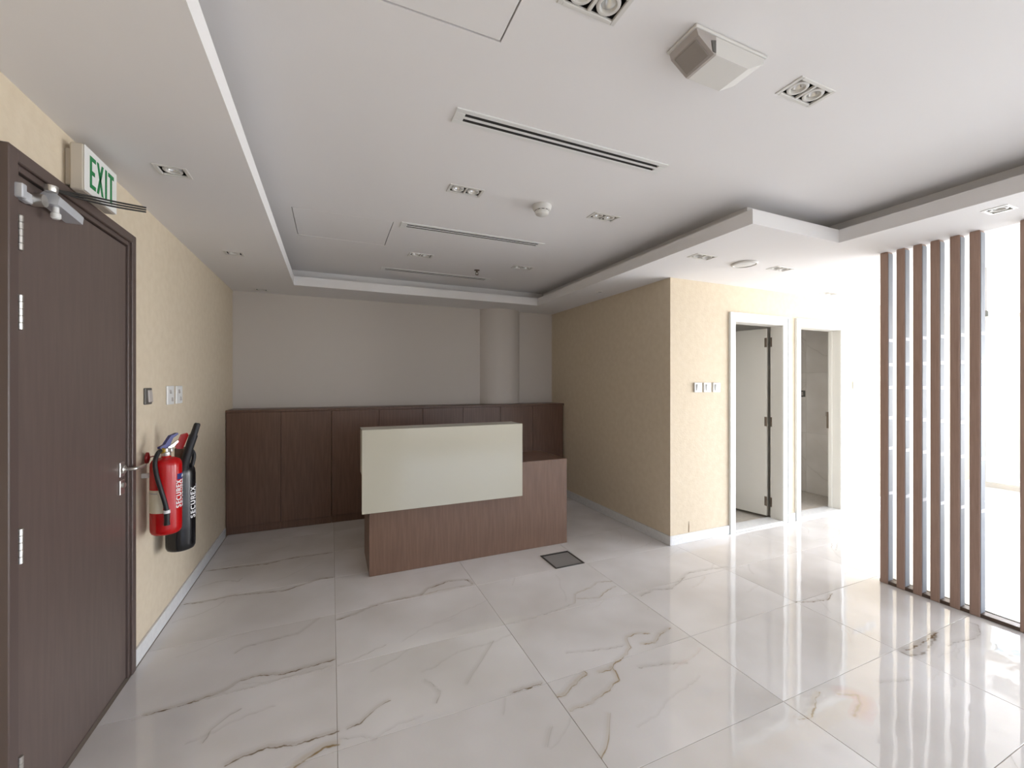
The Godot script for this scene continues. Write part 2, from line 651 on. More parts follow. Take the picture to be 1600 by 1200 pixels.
func window_parts(w: Node3D, width: float, height: float, along_z: bool) -> void:
	var turn := Basis(Vector3.UP, PI / 2) if along_z else Basis()
	var st := new_st()
	for s in [-1, 1]:
		box(st, Vector3(s * (width / 2 - 0.03), height / 2, 0), Vector3(0.06, height, 0.08), 0.004)
		box(st, Vector3(0, height / 2 + s * (height / 2 - 0.03), 0), Vector3(width - 0.12, 0.06, 0.08), 0.004)
	box(st, Vector3(0, height / 2, 0), Vector3(0.05, height - 0.12, 0.07), 0.004)
	part("window_frame", st, M.white_gloss, w, Vector3.ZERO, turn)
	for s in [-1, 1]:
		st = new_st()
		box(st, Vector3(s * (width / 4 - 0.0175), height / 2, 0), Vector3(width / 2 - 0.085, height - 0.12, 0.008), 0.0)
		part("pane", st, M.clear_glass, w, Vector3.ZERO, turn)


const TWINS := [[0.72, -1.035], [1.70, -1.035], [0.725, -2.36], [1.705, -2.36], [0.725, -3.70], [1.715, -3.70]]
const SIDE_TWINS := [[2.56, -2.30], [3.42, -2.285], [4.83, -2.70]]
const SINGLES := [[-0.655, -2.325], [-0.655, -3.61], [-0.655, -4.90], [3.36, -1.03]]
const SLOTS := [[1.043, -1.71], [1.02, -3.04], [1.01, -4.27]]
const PANELS := [[0.198, -1.02], [0.082, -3.29]]


func build_ceiling() -> void:
	var c := thing("ceiling", "white plasterboard ceiling with dropped border and raised centre panel", "ceiling", Vector3.ZERO, "", "structure")
	var room := [rect(-1.0, -5.15, 2.86, 3.58), rect(2.86, -2.95, 8.6, 3.58)]
	var coffer := [rect(-0.333, -4.53, 2.305, 2.3), rect(2.3, -1.705, 3.155, 2.3)]
	var cove := [rect(-0.483, -4.68, 2.455, 2.45), rect(2.4, -1.855, 3.305, 2.45)]
	var far := [rect(3.98, -1.52, 8.1, 2.3), rect(3.98, -2.52, 8.1, -1.65)]
	var fix := []
	for t in SIDE_TWINS:
		fix.append(rect(t[0] - 0.092, t[1] - 0.042, t[0] + 0.092, t[1] + 0.042))
	for t in SINGLES:
		fix.append(rect(t[0] - 0.05, t[1] - 0.042, t[0] + 0.05, t[1] + 0.042))
	var st := new_st()
	sheet(st, room, coffer + far + fix, SOFFIT, 2.495, 1)
	part("soffit", st, M.ceiling_paint, c)
	st = new_st()
	sheet(st, room, cove + far, 2.4955, HIGH, 1)
	part("cove_upstand", st, M.ceiling_paint, c)
	fix = []
	for t in TWINS:
		fix.append(rect(t[0] - 0.092, t[1] - 0.042, t[0] + 0.092, t[1] + 0.042))
	for t in SLOTS:
		fix.append(rect(t[0] - 0.535, t[1] - 0.028, t[0] + 0.535, t[1] + 0.028))
	for p in PANELS:
		fix.append(rect(p[0] - 0.3205, p[1] - 0.2705, p[0] + 0.3205, p[1] + 0.2705))
	st = new_st()
	sheet(st, room, fix, HIGH + 0.0005, 2.64, 1)
	part("raised_panel", st, M.ceiling_paint, c)
	st = new_st()
	sheet(st, room, [], 2.70, 2.78, 1)
	part("slab", st, M.dark_void, c)
	st = new_st()
	sheet(st, [rect(3.2, -4.75, 5.92, -2.985)], [], 2.4, 2.46, 1)
	part("washroom_ceiling", st, M.ceiling_paint, c)
	for i in 2:
		var p = PANELS[i]
		st = new_st()
		box(st, Vector3(0, 0.022, 0), Vector3(0.632, 0.042, 0.532), 0.002)
		part("access_panel", st, M.ceiling_paint, c, Vector3(p[0], HIGH, p[1]))


# ==================================================================== the floor
func uv_box(st: SurfaceTool, lo: Vector3, hi: Vector3, face: int) -> void:
	# a thin chamfered slab whose visible side carries the picture once; face 1 = top, face 0 = the -x side
	var b := 0.0008
	var f := []
	var g := []
	for k in [[0, 0], [1, 0], [1, 1], [0, 1]]:
		if face == 1:
			f.append(Vector3(lerpf(lo.x + b, hi.x - b, k[0]), hi.y, lerpf(lo.z + b, hi.z - b, k[1])))
			g.append(Vector3(lerpf(lo.x, hi.x, k[0]), hi.y - b, lerpf(lo.z, hi.z, k[1])))
		else:
			f.append(Vector3(lo.x, lerpf(lo.y + b, hi.y - b, k[1]), lerpf(lo.z + b, hi.z - b, k[0])))
			g.append(Vector3(lo.x + b, lerpf(lo.y, hi.y, k[1]), lerpf(lo.z, hi.z, k[0])))
	var n := Vector3.UP if face == 1 else Vector3.LEFT
	var t := Vector3.RIGHT if face == 1 else Vector3.BACK
	st.set_tangent(Plane(t, 1.0))
	uv_quad(st, f, n, [Vector2(0, 0), Vector2(1, 0), Vector2(1, 1), Vector2(0, 1)])
	var mid := (lo + hi) * 0.5
	for i in 4:
		var j := (i + 1) % 4
		var out: Vector3 = (g[i] + g[j]) * 0.5 - mid
		out[1 if face == 1 else 0] = 0.0
		out = out.normalized()
		uv_quad(st, [f[i], f[j], g[j], g[i]], (out + n).normalized(), [Vector2(0.02, 0.02), Vector2(0.03, 0.02), Vector2(0.03, 0.03), Vector2(0.02, 0.03)])
		var dn := Vector3.ZERO
		dn[1 if face == 1 else 0] = (lo.y - hi.y + b) if face == 1 else (hi.x - lo.x - b)
		uv_quad(st, [g[i], g[j], g[j] + dn, g[i] + dn], out, [Vector2(0.02, 0.02), Vector2(0.03, 0.02), Vector2(0.03, 0.03), Vector2(0.02, 0.03)])


func uv_quad(st: SurfaceTool, p: Array, n: Vector3, uv: Array) -> void:
	for t in [[0, 1, 2], [0, 2, 3]]:
		var o: Array = t
		if (p[t[1]] - p[t[0]]).cross(p[t[2]] - p[t[0]]).dot(n) > 0.0:
			o = [t[0], t[2], t[1]]
		for i in o:
			st.set_normal(n)
			st.set_uv(uv[i])
			st.add_vertex(p[i])


func build_floor() -> void:
	floor_veins()
	for i in 6:
		marble_material("marble_%d" % i, marble_image(640, 364, 100 + i, Vector2(500, 500), Vector2(0.936, 0.5335), false))
	var f := thing("floor", "polished white marble tile floor with brown veins", "floor", Vector3.ZERO, "", "structure")
	var st := new_st()
	sheet(st, [rect(-1.0, -5.1, 2.86, 3.58), rect(2.86, -2.92, 8.6, 3.58), rect(3.25, -4.75, 5.9, -2.9)], [], -0.0022, -0.12, 1)
	part("grout_bed", st, M.grout, f)
	var gap := 0.0012
	var made := {}
	for k in range(-2, 10):
		for j in range(-8, 10):
			var x0 := 0.022 + 0.936 * k
			var z0 := -1.25 + 0.5335 * j
			var lo := Vector2(maxf(x0, -0.93), maxf(z0, -5.05))
			var hi := Vector2(minf(x0 + 0.936, 8.5), minf(z0 + 0.5335, 3.5))
			if hi.x - lo.x < 0.02 or hi.y - lo.y < 0.02:
				continue
			if hi.y < -2.8:
				if lo.x >= 2.7:
					continue
				hi.x = minf(hi.x, 2.79)
			var own := k <= 3 and z0 > -4.6 and z0 < -0.9
			var key := "marble_%d" % posmod(k * 5 + j * 3 + (k * j) % 4, 6)
			if own:
				key = "marble_%d_%d" % [k + 2, j + 8]
				marble_material(key, marble_image(640, 364, (k + 3) * 20 + j + 9, Vector2(x0, z0), Vector2(0.936, 0.5335), true))
			st = new_st()
			uv_slab(st, lo, hi, Vector2(x0, z0), gap)
			part("tile", st, M[key], f)
	# plain grey tiles in the two washrooms
	for r in [[3.30, 4.42], [4.50, 5.84]]:
		for a in 3:
			for b in 3:
				var w: float = (r[1] - r[0]) / 3.0
				st = new_st()
				box_mm(st, Vector3(r[0] + w * a + 0.001, -0.008, -4.7 + 0.565 * b + 0.001), Vector3(r[0] + w * (a + 1) - 0.001, 0.0, -4.7 + 0.565 * (b + 1) - 0.001), 0.0008)
				part("washroom_tile", st, M.washroom_tile, f)


func uv_slab(st: SurfaceTool, lo: Vector2, hi: Vector2, org: Vector2, gap: float) -> void:
	var b := 0.0008
	var a0 := lo + Vector2(gap, gap)
	var a1 := hi - Vector2(gap, gap)
	var f := []
	var g := []
	var uv := []
	for k in [[0, 0], [1, 0], [1, 1], [0, 1]]:
		var q := Vector2(lerpf(a0.x, a1.x, k[0]), lerpf(a0.y, a1.y, k[1]))
		var qi := Vector2(lerpf(a0.x + b, a1.x - b, k[0]), lerpf(a0.y + b, a1.y - b, k[1]))
		g.append(Vector3(q.x, -b, q.y))
		f.append(Vector3(qi.x, 0, qi.y))
		uv.append((qi - org) / Vector2(0.936, 0.5335))
	st.set_tangent(Plane(Vector3.RIGHT, 1.0))
	uv_quad(st, f, Vector3.UP, uv)
	var ns := [Vector3.FORWARD, Vector3.RIGHT, Vector3.BACK, Vector3.LEFT]
	for i in 4:
		var j := (i + 1) % 4
		var dn := Vector3(0, -0.006, 0)
		uv_quad(st, [f[i], f[j], g[j], g[i]], (ns[i] + Vector3.UP).normalized(), [uv[i], uv[j], uv[j], uv[i]])
		uv_quad(st, [g[i], g[j], g[j] + dn, g[i] + dn], ns[i], [uv[i], uv[j], uv[j], uv[i]])


func floor_veins() -> void:
	vein([-0.89, -3.90, -0.71, -3.89, -0.48, -3.86, -0.29, -3.91, -0.14, -3.90, 0.01, -3.90], 2.2, "brown")
	vein([-0.89, -3.59, -0.77, -3.66, -0.70, -3.65, -0.63, -3.60, -0.61, -3.66], 1.2, "grey")
	vein([-0.89, -3.37, -0.79, -3.35, -0.67, -3.37, -0.63, -3.38, -0.47, -3.34, -0.31, -3.31, -0.18, -3.36, -0.07, -3.41, 0.01, -3.39], 2.0, "brown")
	vein([-0.89, -3.14, -0.75, -3.19, -0.68, -3.26, -0.65, -3.32], 1.0, "grey")
	vein([-0.76, -2.31, -0.68, -2.31, -0.57, -2.32, -0.47, -2.34, -0.41, -2.39, -0.34, -2.40, -0.21, -2.36, -0.11, -2.37, 0.02, -2.38], 2.2, "brown")
	vein([-0.57, -2.32, -0.47, -2.32, -0.34, -2.32, -0.21, -2.33, -0.11, -2.33, 0.01, -2.33], 1.0, "grey")
	vein([-0.37, -1.88, -0.31, -1.90, -0.24, -1.91, -0.14, -1.88, -0.04, -1.88, 0.03, -1.88], 2.2, "brown")
	vein([-0.13, -1.77, -0.09, -1.79, -0.05, -1.81, -0.02, -1.82, 0.03, -1.81], 3.0, "gold")
	vein([-0.48, -2.04, -0.46, -2.10, -0.41, -2.16, -0.37, -2.19], 1.5, "grey")
	vein([-0.48, -2.65, -0.44, -2.69, -0.31, -2.70, -0.18, -2.71, -0.06, -2.84], 1.6, "grey")
	vein([0.03, -2.77, 0.15, -2.80, 0.24, -2.85, 0.39, -2.87, 0.57, -2.87, 0.63, -2.94, 0.79, -2.99, 0.92, -2.96, 0.94, -2.88], 2.2, "brown")
	vein([0.57, -2.87, 0.69, -2.88, 0.83, -2.88, 0.94, -2.87], 1.3, "gold")
	vein([0.03, -2.32, 0.12, -2.34, 0.19, -2.37, 0.28, -2.40], 1.1, "grey")
	vein([0.06, -1.88, 0.11, -1.89, 0.19, -1.95, 0.25, -1.97], 1.8, "brown")
	vein([0.96, -1.68, 1.00, -1.68, 1.05, -1.71, 1.10, -1.73, 1.17, -1.76, 1.17, -1.79], 2.4, "gold")
	vein([1.23, -1.74, 1.31, -1.74, 1.36, -1.77, 1.45, -1.80, 1.51, -1.84, 1.55, -1.92, 1.62, -1.93, 1.70, -1.90], 2.0, "gold")
	vein([0.97, -1.59, 1.09, -1.59, 1.22, -1.63, 1.29, -1.66, 1.32, -1.72, 1.32, -1.76], 1.8, "gold")
	vein([0.96, -1.34, 1.00, -1.37, 1.07, -1.44, 1.13, -1.51], 1.6, "gold")
	vein([1.48, -2.36, 1.54, -2.46, 1.71, -2.50, 1.79, -2.54, 1.90, -2.51], 1.4, "gold")
	vein([1.52, -2.40, 1.66, -2.35, 1.79, -2.42, 1.87, -2.44], 1.4, "gold")
	vein([1.16, -1.94, 1.30, -1.90, 1.43, -1.87, 1.50, -1.87], 1.4, "grey")
	vein([0.98, -2.31, 1.14, -2.31, 1.39, -2.34, 1.48, -2.36], 1.2, "grey")
	vein([0.03, -1.84, 0.12, -1.81, 0.16, -1.78, 0.27, -1.82, 0.37, -1.82], 1.0, "grey")
	vein([0.77, -1.79, 0.83, -1.79, 0.88, -1.79, 0.94, -1.79], 2.0, "brown")
	vein([0.60, -1.93, 0.65, -1.99, 0.73, -2.07, 0.84, -2.20], 1.6, "grey")
	vein([0.44, -1.87, 0.47, -1.94, 0.42, -2.05], 1.6, "grey")
	vein([0.79, -1.47, 0.82, -1.51, 0.86, -1.55], 1.6, "grey")
	vein([1.94, -2.26, 2.08, -2.29, 2.21, -2.25, 2.35, -2.31, 2.51, -2.39, 2.71, -2.37, 2.88, -2.34], 2.0, "grey")
	vein([1.58, -1.84, 1.67, -1.82, 1.75, -1.87, 1.85, -1.89], 2.0, "gold")
	vein([2.82, -1.79, 2.94, -1.74, 3.07, -1.72, 3.18, -1.76], 1.8, "brown")
	vein([2.83, -1.23, 2.83, -1.19, 2.92, -1.17, 3.02, -1.19, 3.21, -1.23], 4.0, "grey")
	vein([2.87, -1.22, 2.99, -1.22, 3.14, -1.23, 3.25, -1.24], 3.0, "brown")
	vein([3.13, -1.15, 3.23, -1.15, 3.38, -1.12, 3.48, -1.14, 3.57, -1.18, 3.57, -1.22], 1.8, "grey")
	vein([1.85, -1.16, 1.90, -1.14, 1.94, -1.15, 2.05, -1.20, 2.11, -1.22], 2.2, "gold")
	vein([2.17, -1.18, 2.25, -1.14, 2.20, -1.10, 2.09, -1.07], 4.0, "faint")
	vein([2.44, -1.14, 2.54, -1.11, 2.61, -1.09], 1.6, "grey")
	vein([1.44, -1.69, 1.53, -1.67, 1.61, -1.65, 1.70, -1.62], 1.8, "grey")
	for i in 2:
		var m := mat("marble_wall_%d" % i, Color(1.0, 0.99, 0.97), 0.25)
		m.albedo_texture = ImageTexture.create_from_image(marble_image(400, 560, 300 + i, Vector2(500, 500), Vector2(0.56, 0.8), false))


# ==================================================================== entrance door at left
func build_entrance_door() -> void:
	var d := thing("door_1", "closed dark brown flush door in a brown frame on the left wall", "door", Vector3(-0.93, 0, 0), "", "structure")
	var st := new_st()
	# stepped frame: face board plus rebate, on both sides and over the top
	box_mm(st, Vector3(-0.10, 0, -2.694), Vector3(0.022, 2.194, -2.652), 0.003)
	box_mm(st, Vector3(-0.10, 0, -2.652), Vector3(0.012, 2.152, -2.632), 0.002)
	box_mm(st, Vector3(-0.10, 0, -1.828), Vector3(0.022, 2.194, -1.786), 0.003)
	box_mm(st, Vector3(-0.10, 0, -1.850), Vector3(0.012, 2.152, -1.828), 0.002)
	box_mm(st, Vector3(-0.10, 2.152, -2.652), Vector3(0.022, 2.194, -1.828), 0.003)
	box_mm(st, Vector3(-0.10, 2.130, -2.632), Vector3(0.012, 2.152, -1.850), 0.002)
	part("door_frame", st, M.door_frame_brown, d)
	st = new_st()
	box_mm(st, Vector3(-0.042, 0.008, -2.628), Vector3(0.004, 2.126, -1.854), 0.003)
	var leaf := part("door_leaf", st, M.door_veneer, d)
	for y in [1.935, 1.68, 0.93, 0.20]:
		st = new_st()
		for k in 5:
			lathe(st, [Vector2(0, -0.0108), Vector2(0.0075, -0.0108), Vector2(0.0082, -0.010), Vector2(0.0082, 0.010), Vector2(0.0075, 0.0108), Vector2(0, 0.0108)], 14, Vector3(0, (k - 2) * 0.0225, 0))
		part("hinge", st, M.steel, leaf, Vector3(0.014, y, -1.850))
	st = new_st()
	box(st, Vector3.ZERO, Vector3(0.006, 0.07, 0.045), 0.002)
	lathe(st, [Vector2(0, 0.0), Vector2(0.021, 0.0), Vector2(0.021, 0.008), Vector2(0.017, 0.012), Vector2(0, 0.012)], 20, Vector3(0.003, 0.0, 0), Basis(Vector3(0, 0, 1), -PI / 2))
	part("handle_plate", st, M.steel, leaf, Vector3(0.007, 1.04, -2.575))
	st = new_st()
	tube(st, smooth_path([Vector3(0, 0, 0), Vector3(0.04, 0, 0), Vector3(0.052, 0.0, -0.01), Vector3(0.054, -0.002, -0.05), Vector3(0.05, -0.004, -0.115)], 5), [0.008], 12)
	part("lever_handle", st, M.steel, leaf, Vector3(0.008, 1.04, -2.575))
	st = new_st()
	box(st, Vector3.ZERO, Vector3(0.006, 0.07, 0.045), 0.002)
	lathe(st, [Vector2(0, 0.0), Vector2(0.012, 0.0), Vector2(0.012, 0.01), Vector2(0, 0.01)], 16, Vector3(0.003, 0.01, 0), Basis(Vector3(0, 0, 1), -PI / 2))
	part("lock_plate", st, M.steel, leaf, Vector3(0.007, 0.955, -2.575))
	st = new_st()
	box_mm(st, Vector3(-0.06, 0.0005, -2.63), Vector3(0.003, 0.0075, -1.852), 0.002)
	part("threshold", st, M.door_frame_brown, d)

	# door closer with a broken arm
	var c := thing("door_closer", "dismantled silver door closer hanging at the top of the brown door", "door closer", Vector3(-0.924, 2.06, -1.95))
	st = new_st()
	box(st, Vector3(0.018, 0.0, 0.130), Vector3(0.034, 0.046, 0.022), 0.003)
	box(st, Vector3(0.010, -0.002, 0.090), Vector3(0.020, 0.034, 0.06), 0.003)
	part("mounting_bracket", st, M.brushed_alu, c)
	st = new_st()
	lathe(st, [Vector2(0.0, 0.0), Vector2(0.020, 0.0), Vector2(0.022, 0.006), Vector2(0.020, 0.034), Vector2(0.0, 0.036)], 20, Vector3(0.008, 0.004, 0.045), Basis(Vector3(0, 0, 1), -PI / 2))
	part("spring_barrel", st, M.steel, c)
	st = new_st()
	prism(st, PackedVector2Array([Vector2(-0.024, -0.02), Vector2(0.024, -0.02), Vector2(0.026, 0.008), Vector2(0.014, 0.022), Vector2(-0.014, 0.022), Vector2(-0.026, 0.008)]), -0.155, 0.0, Transform3D(Basis(Vector3.RIGHT, -0.10), Vector3(0.04, 0.025, 0.02)))
	part("closer_body", st, M.brushed_alu, c)
	st = new_st()
	lathe(st, [Vector2(0, -0.030), Vector2(0.009, -0.030), Vector2(0.0135, -0.025), Vector2(0.0135, -0.012), Vector2(0.009, -0.008), Vector2(0.008, 0.02)], 18, Vector3(0.046, -0.008, -0.005))
	part("pinion_cap", st, M.plastic_white, c)
	for k in 3:
		st = new_st()
		var e := Vector3(0.205 + 0.006 * k, 0.134 - 0.015 * k, -0.275 + 0.018 * k)
		tube(st, smooth_path([Vector3(0.05, 0.052, 0.03), Vector3(0.064, 0.062 - 0.003 * k, -0.005), Vector3(0.10, 0.084 - 0.009 * k, -0.08), Vector3(0.15, 0.107 - 0.010 * k, -0.175), e], 4), [0.0034], 8)
		part("arm_rod", st, M.dark_wire, c)
	st = new_st()
	lathe(st, [Vector2(0, -0.012), Vector2(0.016, -0.012), Vector2(0.018, -0.006), Vector2(0.018, 0.008), Vector2(0, 0.012)], 16, Vector3(0.05, 0.054, 0.03))
	part("arm_pivot", st, M.steel, c)

	# exit sign
	var x := thing("exit_sign", "white EXIT sign with green letters above the brown door", "exit sign", Vector3(-0.93, 2.19, -2.235))
	st = new_st()
	box_mm(st, Vector3(0.0, 0.02, -0.11), Vector3(0.022, 0.16, 0.11), 0.003)
	part("wall_plate", st, M.exit_body, x)
	st = new_st()
	box_mm(st, Vector3(0.0225, 0.0, -0.13), Vector3(0.062, 0.178, 0.13), 0.004)
	part("housing", st, M.exit_body, x)
	st = new_st()
	box_mm(st, Vector3(0.0625, 0.002, -0.128), Vector3(0.066, 0.176, 0.128), 0.001)
	part("face_panel", st, M.exit_face, x)
	# letters: strokes on the +x side, read towards -z
	var strokes := {"E": [[-0.5, -1, -0.18, 1], [-0.18, 0.74, 0.5, 1], [-0.18, -0.13, 0.34, 0.13], [-0.18, -1, 0.5, -0.74]], "I": [[-0.16, -1, 0.16, 1]], "T": [[-0.17, -1, 0.17, 0.74], [-0.55, 0.74, 0.55, 1]]}
	var spots := {"E": 0.072, "X": 0.015, "I": -0.032, "T": -0.075}
	for ch in "EXIT":
		st = new_st()
		var xf := Transform3D(Basis(Vector3.UP, PI / 2), Vector3(0.0662, 0.089, spots[ch]))
		if ch == "X":
			for s in [-1.0, 1.0]:
				prism(st, PackedVector2Array([Vector2(-0.026 * s, -0.062), Vector2(-0.012 * s, -0.062), Vector2(0.026 * s, 0.062), Vector2(0.012 * s, 0.062)]), 0.0, 0.0012, xf)
		else:
			for r in strokes[ch]:
				prism(st, PackedVector2Array([Vector2(r[0] * 0.043, r[1] * 0.062), Vector2(r[2] * 0.043, r[1] * 0.062), Vector2(r[2] * 0.043, r[3] * 0.062), Vector2(r[0] * 0.043, r[3] * 0.062)]), 0.0, 0.0012, xf)
		part("letter", st, M.exit_green, x)


# ==================================================================== washroom doors
func build_washroom_doors() -> void:
	var data := [[3.61, 4.31, "door_2", "open white washroom door swung inward in the nearer white doorway"], [4.60, 5.31, "door_3", "second white doorway, farther right, showing marble wall tiles inside"]]
	for i in 2:
		var x0: float = data[i][0]
		var x1: float = data[i][1]
		var d := thing(data[i][2], data[i][3], "door", Vector3(x0, 0, -2.86), "", "structure")
		var w := x1 - x0
		var st := new_st()
		# casing with an outer bead
		for s in [[-0.078, -0.004], [w + 0.004, w + 0.078]]:
			box_mm(st, Vector3(s[0], 0, 0.0), Vector3(s[1], 2.14, 0.016), 0.003)
		box_mm(st, Vector3(-0.078, 2.064, 0.0), Vector3(w + 0.078, 2.14, 0.0165), 0.003)
		box_mm(st, Vector3(-0.084, 0, 0.0), Vector3(-0.070, 2.147, 0.024), 0.002)
		box_mm(st, Vector3(w + 0.070, 0, 0.0), Vector3(w + 0.084, 2.147, 0.024), 0.002)
		box_mm(st, Vector3(-0.070, 2.133, 0.0), Vector3(w + 0.070, 2.147, 0.024), 0.002)
		part("casing", st, M.white_gloss, d)
		st = new_st()
		box_mm(st, Vector3(-0.038, 0, -0.125), Vector3(0.0, 2.06, 0.008), 0.002)
		box_mm(st, Vector3(w, 0, -0.125), Vector3(w + 0.038, 2.06, 0.008), 0.002)
		box_mm(st, Vector3(-0.038, 2.06, -0.125), Vector3(w + 0.038, 2.098, 0.008), 0.002)
		if i == 1:
			box_mm(st, Vector3(w - 0.014, 0.02, -0.11), Vector3(w, 2.06, -0.075), 0.002)
		part("jamb", st, M.door_white, d)
		st = new_st()
		box_mm(st, Vector3(0.0, 0.0005, -0.15), Vector3(w, 0.022, 0.014), 0.004)
		part("threshold", st, M.skirting_marble, d)
		st = new_st()
		var lw := w - 0.01
		box_mm(st, Vector3(-lw, 0.03, -0.02), Vector3(0.0, 2.05, 0.02), 0.002)
		var hinge_at := Vector3(w + 0.012, 0, -0.165)
		var turn := -(PI / 2 - deg_to_rad(11.0))
		if i == 1:
			hinge_at = Vector3(-0.03, 0, -0.165)
			turn = -deg_to_rad(92.0)
		var leaf := part("door_leaf", st, M.door_white, d, hinge_at, Basis(Vector3.UP, turn))
		if i == 0:
			for y in [1.897, 1.045, 0.187]:
				st = new_st()
				box(st, Vector3(-0.013, 0, 0.0205), Vector3(0.018, 0.10, 0.003), 0.001)
				lathe(st, [Vector2(0, -0.05), Vector2(0.007, -0.05), Vector2(0.007, 0.05), Vector2(0, 0.05)], 12, Vector3(-0.002, 0, 0.024))
				part("hinge", st, M.bronze, leaf, Vector3(0, y, 0))
				st = new_st()
				box(st, Vector3(w - 0.0015, y, -0.115), Vector3(0.003, 0.10, 0.018), 0.001)
				part("hinge_leaf", st, M.bronze, d)
		else:
			st = new_st()
			box(st, Vector3(w - 0.0145, 1.03, -0.12), Vector3(0.004, 0.19, 0.022), 0.001)
			box(st, Vector3(w - 0.024, 1.10, -0.132), Vector3(0.022, 0.05, 0.004), 0.001, Basis(Vector3.UP, 0.5))
			part("strike_plate", st, M.bronze, d)
	var s := thing("wall_switch", "small grey switch on the marble tiles inside the far washroom", "switch", Vector3(5.84, 1.32, -3.60))
	var st2 := new_st()
	box_mm(st2, Vector3(-0.010, -0.043, -0.043), Vector3(-0.0005, 0.043, 0.043), 0.003)
	part("plate", st2, M.plastic_grey, s)
	st2 = new_st()
	box(st2, Vector3(-0.012, 0, 0), Vector3(0.008, 0.05, 0.04), 0.002, Basis(Vector3.BACK, 0.12))
	part("rocker", st2, M.lens_grey, s)


# ==================================================================== slatted screen and glass
func build_screen() -> void:
	var names := ["first brown slat, at the washroom end of the screen", "second brown slat from the washroom end of the screen", "third brown slat from the washroom end of the screen", "fourth brown slat from the washroom end of the screen", "fifth brown slat from the washroom end of the screen", "sixth brown slat, beside the wide clear glass gap", "brown slat cut by the right picture edge, past the wide glass gap"]
	var zs := [-1.700, -1.604, -1.512, -1.4215, -1.325, -1.234, -1.024]
	var proto: Node3D
	for i in 7:
		if i == 0:
			proto = thing("screen_slat", names[0], "slat", Vector3(3.69, 0, zs[0]), "vertical slats of the screen")
			var st := new_st()
			box_mm(st, Vector3(0.0, 0.0005, -0.0255), Vector3(0.060, SOFFIT, 0.0225), 0.004)
			part("timber_board", st, M.slat_veneer, proto)
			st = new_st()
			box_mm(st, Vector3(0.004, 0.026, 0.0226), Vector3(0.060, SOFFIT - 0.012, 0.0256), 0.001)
			var strip := part("reflection_strip", st, M.reflection_grey, proto)  # reflection of the bright room put on as a pale strip
			strip.set_meta("label", "pale grey strip and white marks standing for a reflection on the slat side")
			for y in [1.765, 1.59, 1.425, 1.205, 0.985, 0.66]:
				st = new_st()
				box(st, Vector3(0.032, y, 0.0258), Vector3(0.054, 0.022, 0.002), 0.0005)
				part("reflection_mark", st, M.reflection_tick_white, strip)  # white bars stand for window frames mirrored in the slat side
		else:
			copy(proto, Vector3(3.69, 0, zs[i]), names[i])
	var g := thing("glass_partition", "clear glass partition standing behind the brown slats", "glass partition", Vector3(3.76, 0, 0))
	var st3 := new_st()
	box_mm(st3, Vector3(0.0, 0.012, -1.735), Vector3(0.010, SOFFIT, -0.30), 0.0)
	part("pane", st3, M.clear_glass, g)
	st3 = new_st()
	box_mm(st3, Vector3(0.0, 0.012, -0.296), Vector3(0.010, SOFFIT, 1.2), 0.0)
	part("pane", st3, M.clear_glass, g)
	st3 = new_st()
	box_mm(st3, Vector3(-0.066, 0.0005, -1.73), Vector3(-0.001, 0.024, 1.2), 0.003)
	box_mm(st3, Vector3(0.011, 0.0005, -1.73), Vector3(0.022, 0.024, 1.2), 0.002)
	part("floor_channel", st3, M.rail_brown, g)
	var c := thing("hanging_cord", "thin cord with a small grey weight hanging behind the glass", "cord", Vector3(4.93, SOFFIT, -1.585))
	st3 = new_st()
	tube(st3, [Vector3(0, 0, 0), Vector3(0, -0.355, 0)], [0.0028], 8)
	part("cord", st3, M.lens_grey, c)
	st3 = new_st()
	lathe(st3, [Vector2(0, -0.405), Vector2(0.014, -0.403), Vector2(0.016, -0.395), Vector2(0.014, -0.362), Vector2(0.006, -0.352), Vector2(0, -0.352)], 16)
	part("weight", st3, M.plastic_grey, c)


